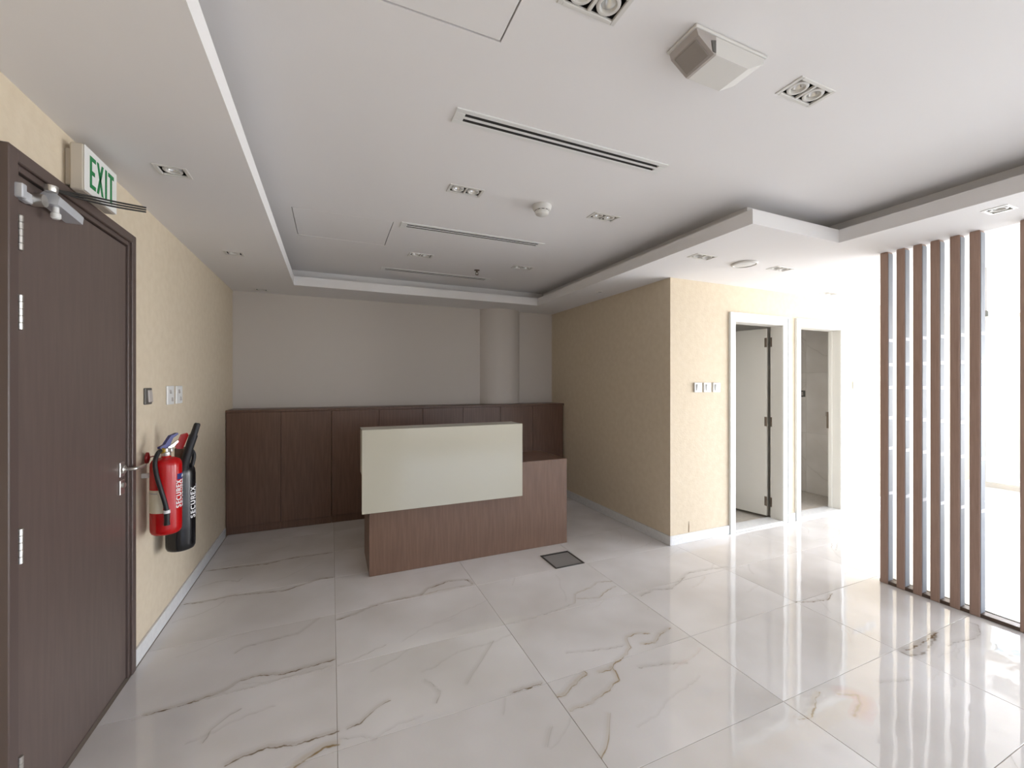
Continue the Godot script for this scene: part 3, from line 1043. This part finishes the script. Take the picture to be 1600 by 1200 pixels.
# ==================================================================== reception
func build_reception() -> void:
	# four two-door cabinets under one top
	var labels := ["low dark wood cabinet at the left wall end of the row", "low dark wood cabinet second from the left wall, partly behind the desk", "low dark wood cabinet behind the cream desk front, third from the left wall", "low dark wood cabinet at the shaded right wall end of the row"]
	var xs := [-0.925, 0.0, 0.95, 1.895, 2.775]
	for i in 4:
		var x0: float = xs[i] + 0.001
		var x1: float = xs[i + 1] - 0.001
		var c := thing("cabinet", labels[i], "cabinet", Vector3((x0 + x1) / 2, 0, -4.74), "row of low cabinets under the back wall")
		var h := (x1 - x0) / 2
		var st := new_st()
		box_mm(st, Vector3(-h, 0.075, -0.30), Vector3(h, 1.175, -0.002), 0.001)
		part("body", st, M.walnut_veneer, c)
		for s in [0, 1]:
			st = new_st()
			box_mm(st, Vector3(-h + s * h + 0.0012, 0.078, 0.0), Vector3(s * h - 0.0012, 1.173, 0.018), 0.0015)
			part("door", st, M.walnut_veneer, c)
		st = new_st()
		box_mm(st, Vector3(-h, 0.0005, -0.28), Vector3(h, 0.0745, 0.0), 0.001)
		part("plinth", st, M.walnut_veneer, c)
	var t := thing("countertop", "continuous dark wood top running over the row of low cabinets", "countertop", Vector3(0, 1.1755, -4.74))
	var st2 := new_st()
	box_mm(st2, Vector3(-0.928, 0, -0.305), Vector3(2.788, 0.022, 0.022), 0.002)
	part("top_board", st2, M.walnut_veneer, t)

	# the desk
	var d := thing("reception_desk", "wooden reception desk with a raised cream front panel", "reception desk", Vector3(0.26, 0, -3.29))
	st2 = new_st()
	box_mm(st2, Vector3(0, 0.0005, -0.022), Vector3(1.715, 0.77, 0.0), 0.002)
	part("front_board", st2, M.walnut_veneer_lit, d)
	for x in [0.0, 1.693]:
		st2 = new_st()
		box_mm(st2, Vector3(x, 0.0005, -0.50), Vector3(x + 0.022, 0.745, -0.0225), 0.002)
		part("side_board", st2, M.walnut_veneer_lit, d)
	st2 = new_st()
	box_mm(st2, Vector3(0.0, 0.7455, -0.52), Vector3(1.715, 0.769, -0.0225), 0.002)
	part("worktop", st2, M.worktop_brown, d)
	st2 = new_st()
	box_mm(st2, Vector3(1.20, 0.08, -0.46), Vector3(1.60, 0.70, -0.05), 0.002)
	part("drawer_unit", st2, M.walnut_veneer_lit, d)
	st2 = new_st()
	box_mm(st2, Vector3(-0.055, 0.50, 0.0005), Vector3(1.222, 1.105, 0.082), 0.002)
	box_mm(st2, Vector3(-0.055, 0.770, -0.14), Vector3(1.222, 1.105, 0.0005), 0.002)
	var hood := part("raised_counter", st2, M.cream_board, d)
	hood.set_meta("label", "cream raised counter box")
	st2 = new_st()
	box_mm(st2, Vector3(-0.058, 0.502, 0.0825), Vector3(1.225, 1.107, 0.090), 0.0012)
	part("front_panel", st2, M.cream_glass, d)
	st2 = new_st()
	box_mm(st2, Vector3(-0.058, 1.1055, -0.145), Vector3(1.225, 1.114, 0.090), 0.0012)
	part("counter_top", st2, M.cream_glass, d)

	# floor box
	var b := thing("floor_box", "square grey metal floor outlet cover set in the marble", "floor box", Vector3(1.745, 0, -2.985))
	st2 = new_st()
	for s in [-1, 1]:
		box(st2, Vector3(s * 0.127, 0.003, 0), Vector3(0.012, 0.006, 0.266), 0.001)
		box(st2, Vector3(0, 0.003, s * 0.127), Vector3(0.242, 0.006, 0.012), 0.001)
	part("rim", st2, M.floor_box_rim, b)
	st2 = new_st()
	box(st2, Vector3(0, 0.0015, 0.004), Vector3(0.240, 0.003, 0.230), 0.001)
	part("lid", st2, M.floor_box_metal, b)
	st2 = new_st()
	box(st2, Vector3(0, 0.0012, -0.1165), Vector3(0.240, 0.0022, 0.008), 0.0005)
	part("cable_slot", st2, M.dark_void, b)


# ==================================================================== wall fittings
func build_wall_fittings() -> void:
	# dark box and two white plates on the left wall
	var k := thing("wall_switch", "dark grey switch plate on the left wall beside the brown door", "switch", Vector3(-0.93, 1.383, -2.89))
	var st := new_st()
	box_mm(st, Vector3(0.0005, -0.045, -0.045), Vector3(0.010, 0.045, 0.045), 0.003)
	part("plate", st, M.plastic_grey, k)
	st = new_st()
	box(st, Vector3(0.012, 0.0, -0.008), Vector3(0.010, 0.068, 0.05), 0.003, Basis(Vector3.BACK, 0.08))
	part("rocker", st, M.lens_grey, k)
	var proto := thing("wall_switch", "white switch plate left of its twin above the fire extinguishers", "switch", Vector3(-0.93, 1.38, -3.232), "pair of white switches above the extinguishers")
	st = new_st()
	box_mm(st, Vector3(0.0005, -0.058, -0.058), Vector3(0.011, 0.058, 0.058), 0.003)
	part("plate", st, M.plastic_white, proto)
	for s in [[0.022, 0.014], [-0.026, -0.016]]:
		st = new_st()
		box(st, Vector3(0.0125, s[0], s[1]), Vector3(0.006, 0.026, 0.018), 0.002, Basis(Vector3.BACK, 0.15))
		part("rocker", st, M.lens_grey, proto)
	copy(proto, Vector3(-0.93, 1.38, -3.392), "white switch plate right of its twin above the fire extinguishers")

	# three switches left of the washroom door, four more beyond the doors
	var names := ["white switch on the cream wall by the corner, left of three", "white switch on the cream wall by the corner, middle of three", "white switch on the cream wall by the corner, right of three and nearest the doorway"]
	var p3: Node3D
	for i in 3:
		var at := Vector3(3.115 + 0.118 * i, 1.418, -2.86)
		if i == 0:
			p3 = thing("wall_switch", names[0], "switch", at, "three white switches near the wall corner")
			st = new_st()
			box_mm(st, Vector3(-0.047, -0.045, 0.0005), Vector3(0.047, 0.045, 0.016), 0.003)
			part("plate", st, M.plastic_white, p3)
			st = new_st()
			box(st, Vector3(0, 0, 0.018), Vector3(0.05, 0.06, 0.014), 0.003, Basis(Vector3.RIGHT, 0.12))
			part("rocker", st, M.plastic_white, p3)
		else:
			copy(p3, at, names[i])
	for i in 4:
		copy(p3, Vector3(5.60 + 0.108 * i, 1.435, -2.86), "white switch right of the second washroom doorway, %s of the four" % ["first", "second", "third", "last"][i]).set_meta("group", "four white switches past the doorways")

	# fire extinguishers
	var e := thing("fire_extinguisher", "red fire extinguisher with black hose and blue lever on the left wall", "fire extinguisher", Vector3(-0.821, 0.647, -2.81))
	st = new_st()
	lathe(st, [Vector2(0, 0.012), Vector2(0.050, 0.010), Vector2(0.055, 0.0), Vector2(0.062, 0.004), Vector2(0.068, 0.018), Vector2(0.069, 0.035), Vector2(0.069, 0.362), Vector2(0.067, 0.380), Vector2(0.059, 0.395), Vector2(0.040, 0.404), Vector2(0.022, 0.408), Vector2(0.020, 0.415), Vector2(0, 0.415)], 40)
	part("cylinder", st, M.extinguisher_red, e)
	st = new_st()
	lathe(st, [Vector2(0, 0.413), Vector2(0.019, 0.413), Vector2(0.021, 0.420), Vector2(0.021, 0.434), Vector2(0.015, 0.438), Vector2(0.015, 0.455), Vector2(0, 0.455)], 20)
	box(st, Vector3(0.004, 0.446, 0), Vector3(0.05, 0.020, 0.022), 0.003)
	part("valve", st, M.steel, e)
	st = new_st()
	var arm := PackedVector2Array([Vector2(-0.030, 0.0), Vector2(0.012, 0.004), Vector2(0.034, 0.052), Vector2(0.062, 0.070), Vector2(0.058, 0.078), Vector2(0.022, 0.066), Vector2(-0.008, 0.022), Vector2(-0.032, 0.010)])
	prism(st, arm, -0.011, 0.011, Transform3D(Basis(Vector3.UP, 0.9), Vector3(-0.004, 0.455, 0)))
	part("squeeze_lever", st, M.lever_blue, e)
	st = new_st()
	prism(st, PackedVector2Array([Vector2(0.0, 0.0), Vector2(0.03, 0.012), Vector2(0.055, 0.036), Vector2(0.05, 0.044), Vector2(0.02, 0.024), Vector2(0.0, 0.014)]), -0.009, 0.009, Transform3D(Basis(Vector3.UP, 0.9), Vector3(0.004, 0.448, 0)))
	part("carry_handle", st, M.steel, e)
	st = new_st()
	lathe(st, [Vector2(0, 0), Vector2(0.015, 0), Vector2(0.016, 0.004), Vector2(0.016, 0.012), Vector2(0.013, 0.014), Vector2(0, 0.014)], 18, Vector3(-0.012, 0.446, 0.012), Basis(Vector3.RIGHT, PI / 2))
	part("pressure_gauge", st, M.brass, e)
	st = new_st()
	tube(st, smooth_path([Vector3(-0.012, 0.440, 0.0), Vector3(-0.020, 0.442, 0.037), Vector3(-0.026, 0.395, 0.071), Vector3(-0.013, 0.32, 0.086), Vector3(0.004, 0.25, 0.088), Vector3(0.020, 0.18, 0.086), Vector3(0.028, 0.130, 0.082)], 6), [0.0105], 12)
	part("hose", st, M.hose_black, e)
	st = new_st()
	tube(st, [Vector3(0.028, 0.130, 0.083), Vector3(0.028, 0.120, 0.083), Vector3(0.028, 0.085, 0.083), Vector3(0.028, 0.062, 0.083)], [0.012, 0.013, 0.011, 0.014], 14)
	part("nozzle", st, M.hose_black, e)
	st = new_st()
	tube(st, [Vector3(0.027, 0.140, 0.083), Vector3(0.028, 0.124, 0.083)], [0.0145], 14)
	part("nozzle_collar", st, M.print_white, e)
	st = new_st()
	curved_patch(st, 0.0693, 0.121, 0.242, deg_to_rad(84), deg_to_rad(170))
	part("instruction_label", st, M.paper_label, e)
	st = new_st()
	curved_patch(st, 0.0697, 0.222, 0.228, deg_to_rad(105), deg_to_rad(150))
	part("printed_line", st, M.lens_grey, e)
	st = new_st()
	curved_patch(st, 0.0693, 0.288, 0.318, deg_to_rad(-20), deg_to_rad(32))
	part("blue_emblem", st, M.print_blue, e)
	st = new_st()
	prism(st, PackedVector2Array([Vector2(-0.012, -0.006), Vector2(0.004, -0.008), Vector2(0.012, 0.002), Vector2(0.004, 0.009), Vector2(-0.004, 0.004)]), 0.0, 0.001, Transform3D(Basis(Vector3.UP, PI / 2), Vector3(0.0696, 0.304, 0.0)))
	part("emblem_mark", st, M.print_white, e)
	lettering("SECUREX", 0.034, 0.150, Vector3(0.0, 0.21, 0.0), 0.0694, deg_to_rad(24), e)
	lettering("DRY POWDER", 0.018, 0.150, Vector3(0.0, 0.21, 0.0), 0.0694, deg_to_rad(-6), e)
	st = new_st()
	box_mm(st, Vector3(-0.109, 0.30, -0.022), Vector3(-0.069, 0.325, -0.004), 0.002)
	part("wall_bracket", st, M.plastic_cream, e)
	st = new_st()
	lathe(st, [Vector2(0, -0.005), Vector2(0.028, -0.005), Vector2(0.031, -0.001), Vector2(0.029, 0.006), Vector2(0.010, 0.012), Vector2(0, 0.012)], 24, Vector3(-0.090, 0.405, -0.026), Basis(Vector3.UP, 0.1) * Basis(Vector3.FORWARD, PI / 2))
	tube(st, [Vector3(-0.088, 0.406, -0.025), Vector3(-0.050, 0.416, -0.014), Vector3(-0.01, 0.440, 0.0)], [0.0028], 8)
	part("wall_hook", st, M.knob_red, e)  # red disc and rod of the hook against the wall

	var b := thing("fire_extinguisher", "black fire extinguisher with a long discharge horn and red lever", "fire extinguisher", Vector3(-0.819, 0.476, -3.04))
	st = new_st()
	lathe(st, [Vector2(0, 0.012), Vector2(0.050, 0.010), Vector2(0.056, 0.0), Vector2(0.064, 0.004), Vector2(0.070, 0.018), Vector2(0.071, 0.035), Vector2(0.071, 0.44), Vector2(0.068, 0.468), Vector2(0.058, 0.492), Vector2(0.040, 0.508), Vector2(0.022, 0.515), Vector2(0.020, 0.54), Vector2(0, 0.54)], 40)
	part("cylinder", st, M.extinguisher_black, b)
	st = new_st()
	box(st, Vector3(0.0, 0.57, 0), Vector3(0.055, 0.06, 0.034), 0.006)
	lathe(st, [Vector2(0.019, 0.53), Vector2(0.024, 0.535), Vector2(0.024, 0.548), Vector2(0.017, 0.552)], 18)
	part("valve", st, M.bronze, b)
	st = new_st()
	prism(st, PackedVector2Array([Vector2(-0.018, 0.0), Vector2(0.012, -0.004), Vector2(0.040, 0.075), Vector2(0.034, 0.088), Vector2(0.006, 0.080), Vector2(-0.020, 0.012)]), -0.013, 0.013, Transform3D(Basis(Vector3.UP, 0.45), Vector3(-0.002, 0.595, 0.01)))
	part("squeeze_lever", st, M.lever_red, b)
	st = new_st()
	tube(st, [Vector3(0.02, 0.475, 0.045), Vector3(0.035, 0.53, 0.044), Vector3(0.053, 0.60, 0.044), Vector3(0.072, 0.67, 0.042), Vector3(0.074, 0.678, 0.042), Vector3(0.090, 0.735, 0.040), Vector3(0.092, 0.742, 0.040)], [0.028, 0.024, 0.021, 0.022, 0.0175, 0.0165, 0.012], 16)
	part("discharge_horn", st, M.hose_black, b)
	st = new_st()
	tube(st, smooth_path([Vector3(0.02, 0.57, 0.0), Vector3(0.045, 0.585, 0.0), Vector3(0.066, 0.55, 0.008), Vector3(0.060, 0.49, 0.02)], 5), [0.011], 10)
	part("swivel_hose", st, M.hose_black, b)
	lettering("SECUREX", 0.036, 0.185, Vector3(0.0, 0.275, 0.0), 0.0714, deg_to_rad(22), b)
	lettering("CARBON DIOXIDE", 0.016, 0.185, Vector3(0.0, 0.285, 0.0), 0.0714, deg_to_rad(-10), b)
	st = new_st()
	box_mm(st, Vector3(-0.111, 0.36, -0.018), Vector3(-0.071, 0.41, 0.018), 0.002)
	part("wall_bracket", st, M.steel, b)


func curved_patch(st: SurfaceTool, r: float, y0: float, y1: float, a0: float, a1: float) -> void:
	# angle 0 faces +x, 90 degrees faces +z
	for i in 12:
		var t0 := lerpf(a0, a1, i / 12.0)
		var t1 := lerpf(a0, a1, (i + 1) / 12.0)
		var d0 := Vector3(cos(t0), 0, sin(t0))
		var d1 := Vector3(cos(t1), 0, sin(t1))
		var up := Vector3.UP
		tri(st, d0 * r + up * y0, d1 * r + up * y0, d1 * r + up * y1, d0, d1, d1)
		tri(st, d0 * r + up * y0, d1 * r + up * y1, d0 * r + up * y1, d0, d1, d0)


func lettering(text: String, height: float, length: float, at: Vector3, r: float, ang: float, parent: Node) -> void:
	# upright block lettering that reads upwards along the cylinder
	var tm := TextMesh.new()
	var f := SystemFont.new()
	f.font_names = PackedStringArray(["Droid Sans"])
	f.font_weight = 700
	tm.font = f
	tm.text = text
	tm.font_size = 32
	tm.pixel_size = 0.001
	tm.depth = 0.001
	var bb := tm.get_aabb()
	var o := MeshInstance3D.new()
	o.mesh = tm
	o.material_override = M.print_white
	var out := Vector3(cos(ang), 0, sin(ang))
	var bs := Basis(Vector3.UP, Vector3.UP.cross(out) * -1.0, out)
	bs = Basis(Vector3.UP, out.cross(Vector3.UP), out)
	bs = bs.scaled_local(Vector3(length / maxf(bb.size.x, 0.001), height / maxf(bb.size.y, 0.001), 1.0))
	o.transform = Transform3D(bs, at + out * r)
	put(o, "lettering", parent)


# ==================================================================== ceiling fittings
func twin_light(label: String, at: Vector3, lamps: int, group: String) -> Node3D:
	var t := thing("recessed_downlight", label, "downlight", at, group)
	var hw := 0.104 if lamps == 2 else 0.062
	var hz := 0.052
	var st := new_st()
	for s in [-1, 1]:
		box(st, Vector3(s * (hw - 0.008), 0.0015, 0), Vector3(0.016, 0.009, hz * 2), 0.0015)
		box(st, Vector3(0, 0.0015, s * (hz - 0.007)), Vector3(hw * 2 - 0.032, 0.009, 0.014), 0.0015)
	if lamps == 2:
		box(st, Vector3(0, 0.0015, 0), Vector3(0.012, 0.009, hz * 2 - 0.028), 0.0015)
	part("trim_frame", st, M.plastic_cream, t)
	st = new_st()
	var iw := hw - 0.014
	var iz := hz - 0.012
	box_mm(st, Vector3(-iw, 0.043, -iz), Vector3(iw, 0.046, iz), 0.0)
	for s in [-1, 1]:
		box(st, Vector3(s * iw, 0.025, 0), Vector3(0.002, 0.04, iz * 2), 0.0)
		box(st, Vector3(0, 0.025, s * iz), Vector3(iw * 2, 0.04, 0.002), 0.0)
	part("housing", st, M.dark_void, t)
	var xs := [-0.047, 0.047] if lamps == 2 else [0.0]
	for x in xs:
		st = new_st()
		lathe(st, [Vector2(0.0235, 0.012), Vector2(0.0245, 0.004), Vector2(0.0265, 0.000), Vector2(0.032, -0.001), Vector2(0.0365, 0.001), Vector2(0.0375, 0.006), Vector2(0.0375, 0.016)], 28, Vector3(x, 0, 0))
		var ring := part("gimbal_ring", st, M.plastic_cream, t)
		st = new_st()
		lathe(st, [Vector2(0.0236, 0.010), Vector2(0.022, 0.014), Vector2(0.012, 0.028), Vector2(0.006, 0.032), Vector2(0.0, 0.033)], 24, Vector3(x, 0, 0))
		part("reflector_lamp", st, M.lamp_glass, ring)
	return t


func build_ceiling_fittings() -> void:
	var tl := ["twin recessed downlight cut by the top picture edge, nearest the camera", "twin recessed downlight right of the boxy ceiling unit, near the camera", "twin recessed downlight left of the smoke detector, beyond the big air slot", "twin recessed downlight right of the smoke detector", "far left twin recessed downlight between the two rear air slots", "far right twin recessed downlight near the back corner of the raised ceiling"]
	var proto: Node3D
	for i in 6:
		var at := Vector3(TWINS[i][0], HIGH, TWINS[i][1])
		if i == 0:
			proto = twin_light(tl[0], at, 2, "twin downlights in the raised ceiling")
		else:
			copy(proto, at, tl[i])
	var sl := ["twin recessed downlight left of the round white ceiling disc", "twin recessed downlight right of the round white ceiling disc", "faint twin recessed downlight above the second washroom doorway"]
	for i in 3:
		copy(proto, Vector3(SIDE_TWINS[i][0], SOFFIT, SIDE_TWINS[i][1]), sl[i]).set_meta("group", "twin downlights in the dropped ceiling")
	var ol := ["single recessed downlight in the left dropped border, right of the exit sign", "single recessed downlight in the left dropped border, second towards the back wall", "single recessed downlight in the back left corner of the dropped border", "single recessed downlight above the brown slats at the right picture edge"]
	var one: Node3D
	for i in 4:
		var at2 := Vector3(SINGLES[i][0], SOFFIT, SINGLES[i][1])
		if i == 0:
			one = twin_light(ol[0], at2, 1, "single downlights in the dropped border")
		else:
			copy(one, at2, ol[i])
	# small round spot on the right border
	var r := thing("round_spot", "tiny round ceiling spot above the shaded wall near the back", "spotlight", Vector3(2.555, SOFFIT, -3.60))
	var st := new_st()
	lathe(st, [Vector2(0.020, 0.0), Vector2(0.024, -0.005), Vector2(0.036, -0.005), Vector2(0.040, -0.0005)], 24)
	part("trim_ring", st, M.plastic_cream, r)
	st = new_st()
	lathe(st, [Vector2(0.0215, -0.003), Vector2(0.012, -0.0012), Vector2(0, -0.001)], 20)
	part("lamp", st, M.lamp_glass, r)
	# linear air slots
	var al := ["long white linear air diffuser with two dark slots, nearest the camera", "white linear air diffuser beyond the smoke detector, beside the access panel", "farthest white linear air diffuser, close to the back border"]
	var slot: Node3D
	for i in 3:
		var at3 := Vector3(SLOTS[i][0], HIGH, SLOTS[i][1])
		if i > 0:
			copy(slot, at3, al[i])
			continue
		slot = thing("air_diffuser", al[0], "air vent", at3, "linear air diffusers in the raised ceiling")
		st = new_st()
		var L := 0.568
		for s in [-1, 1]:
			box(st, Vector3(0, -0.0015, s * 0.0385), Vector3(L * 2, 0.006, 0.025), 0.0015)
			box(st, Vector3(s * (L - 0.022), -0.0005, 0), Vector3(0.044, 0.008, 0.050), 0.0015)
		box(st, Vector3(0, -0.002, 0), Vector3(L * 2 - 0.088, 0.005, 0.016), 0.001)
		part("frame", st, M.plastic_white, slot)
		st = new_st()
		box_mm(st, Vector3(-0.53, 0.030, -0.026), Vector3(0.53, 0.034, 0.026), 0.0)
		for s in [-1, 1]:
			box(st, Vector3(0, 0.016, s * 0.0262), Vector3(1.06, 0.03, 0.0016), 0.0)
		part("plenum", st, M.slot_black, slot)
		for s in [-1, 1]:
			st = new_st()
			for z in [0.0088, 0.0252]:
				box(st, Vector3(0, 0.005, s * z), Vector3(1.046, 0.017, 0.0014), 0.0003)
			part("slot_lining", st, M.slot_black, slot)  # dark lining added along the slot edges so the openings read dark
	# smoke detector
	var d := thing("smoke_detector", "round white smoke detector on the raised ceiling", "smoke detector", Vector3(1.235, HIGH, -2.365))
	st = new_st()
	lathe(st, [Vector2(0, 0.0), Vector2(0.060, 0.0), Vector2(0.061, -0.008), Vector2(0.056, -0.026), Vector2(0.050, -0.032), Vector2(0.042, -0.033), Vector2(0.042, -0.037)], 32)
	part("base", st, M.plastic_cream, d)
	st = new_st()
	lathe(st, [Vector2(0.030, -0.030), Vector2(0.044, -0.036), Vector2(0.044, -0.042), Vector2(0.040, -0.056), Vector2(0.030, -0.062), Vector2(0, -0.063)], 32)
	part("sensor_cap", st, M.plastic_cream, d)
	for k in 10:
		var a := TAU * k / 10.0
		st = new_st()
		box(st, Vector3(0.0425, -0.034, 0), Vector3(0.003, 0.006, 0.017), 0.0005, Basis())
		part("vent_slot", st, M.slot_black, d, Vector3.ZERO, Basis(Vector3.UP, a))
	# sprinkler
	var p := thing("sprinkler", "small dark pendant sprinkler head near the farthest air diffuser", "sprinkler", Vector3(1.335, HIGH, -3.96))
	st = new_st()
	lathe(st, [Vector2(0, 0.0), Vector2(0.028, 0.0), Vector2(0.027, -0.004), Vector2(0.012, -0.009), Vector2(0, -0.009)], 20)
	part("escutcheon", st, M.bronze, p)
	st = new_st()
	lathe(st, [Vector2(0.010, -0.008), Vector2(0.010, -0.022), Vector2(0.006, -0.024)], 14)
	for s in [-1, 1]:
		tube(st, smooth_path([Vector3(s * 0.008, -0.022, 0), Vector3(s * 0.014, -0.032, 0), Vector3(s * 0.004, -0.046, 0)], 3), [0.0028], 8)
	part("frame_arms", st, M.bronze, p)
	st = new_st()
	lathe(st, [Vector2(0, -0.045), Vector2(0.016, -0.046), Vector2(0.016, -0.049), Vector2(0, -0.050)], 18)
	part("deflector", st, M.bronze, p)
	# boxy emergency unit with a grey lens at its left end
	var e := thing("emergency_light", "boxy cream ceiling unit with a grey lens on its left end", "emergency light", Vector3(1.22, HIGH, -1.035))
	st = new_st()
	box_mm(st, Vector3(-0.165, -0.010, -0.064), Vector3(0.168, -0.0005, 0.064), 0.002)
	part("base_plate", st, M.plastic_cream, e)
	st = new_st()
	prism(st, PackedVector2Array([Vector2(-0.072, -0.0705), Vector2(0.078, -0.0705), Vector2(0.155, -0.030), Vector2(0.160, -0.0105), Vector2(-0.072, -0.0105)]), -0.058, 0.058, Transform3D(Basis(), Vector3.ZERO))
	part("body", st, M.plastic_cream, e)
	st = new_st()
	prism(st, PackedVector2Array([Vector2(-0.0725, -0.0705), Vector2(-0.082, -0.0705), Vector2(-0.150, -0.030), Vector2(-0.158, -0.0105), Vector2(-0.0725, -0.0105)]), -0.058, 0.058, Transform3D(Basis(), Vector3.ZERO))
	part("lens", st, M.lens_grey, e)
	st = new_st()
	box(st, Vector3(-0.1185, -0.0515, 0), Vector3(0.066, 0.003, 0.092), 0.001, Basis(Vector3.BACK, -atan2(0.0405, 0.068)))
	part("lens_window", st, M.lens_dark, e)
	st = new_st()
	prism(st, PackedVector2Array([Vector2(-0.088, -0.064), Vector2(-0.074, -0.064), Vector2(-0.074, -0.024), Vector2(-0.094, -0.030)]), 0.0583, 0.0598, Transform3D())
	part("side_grille", st, M.plastic_grey, e)
	# round disc in the right border
	var q := thing("ceiling_disc", "round white disc fitting in the dropped ceiling before the washrooms", "ceiling speaker", Vector3(3.005, SOFFIT, -2.292))
	st = new_st()
	lathe(st, [Vector2(0.088, 0.0), Vector2(0.094, -0.001), Vector2(0.095, -0.010), Vector2(0.086, -0.016), Vector2(0.080, -0.014), Vector2(0.079, -0.004)], 40)
	part("rim", st, M.plastic_cream, q)
	st = new_st()
	lathe(st, [Vector2(0.0795, -0.009), Vector2(0.06, -0.012), Vector2(0.0, -0.014)], 40)
	part("grille", st, M.plastic_white, q)
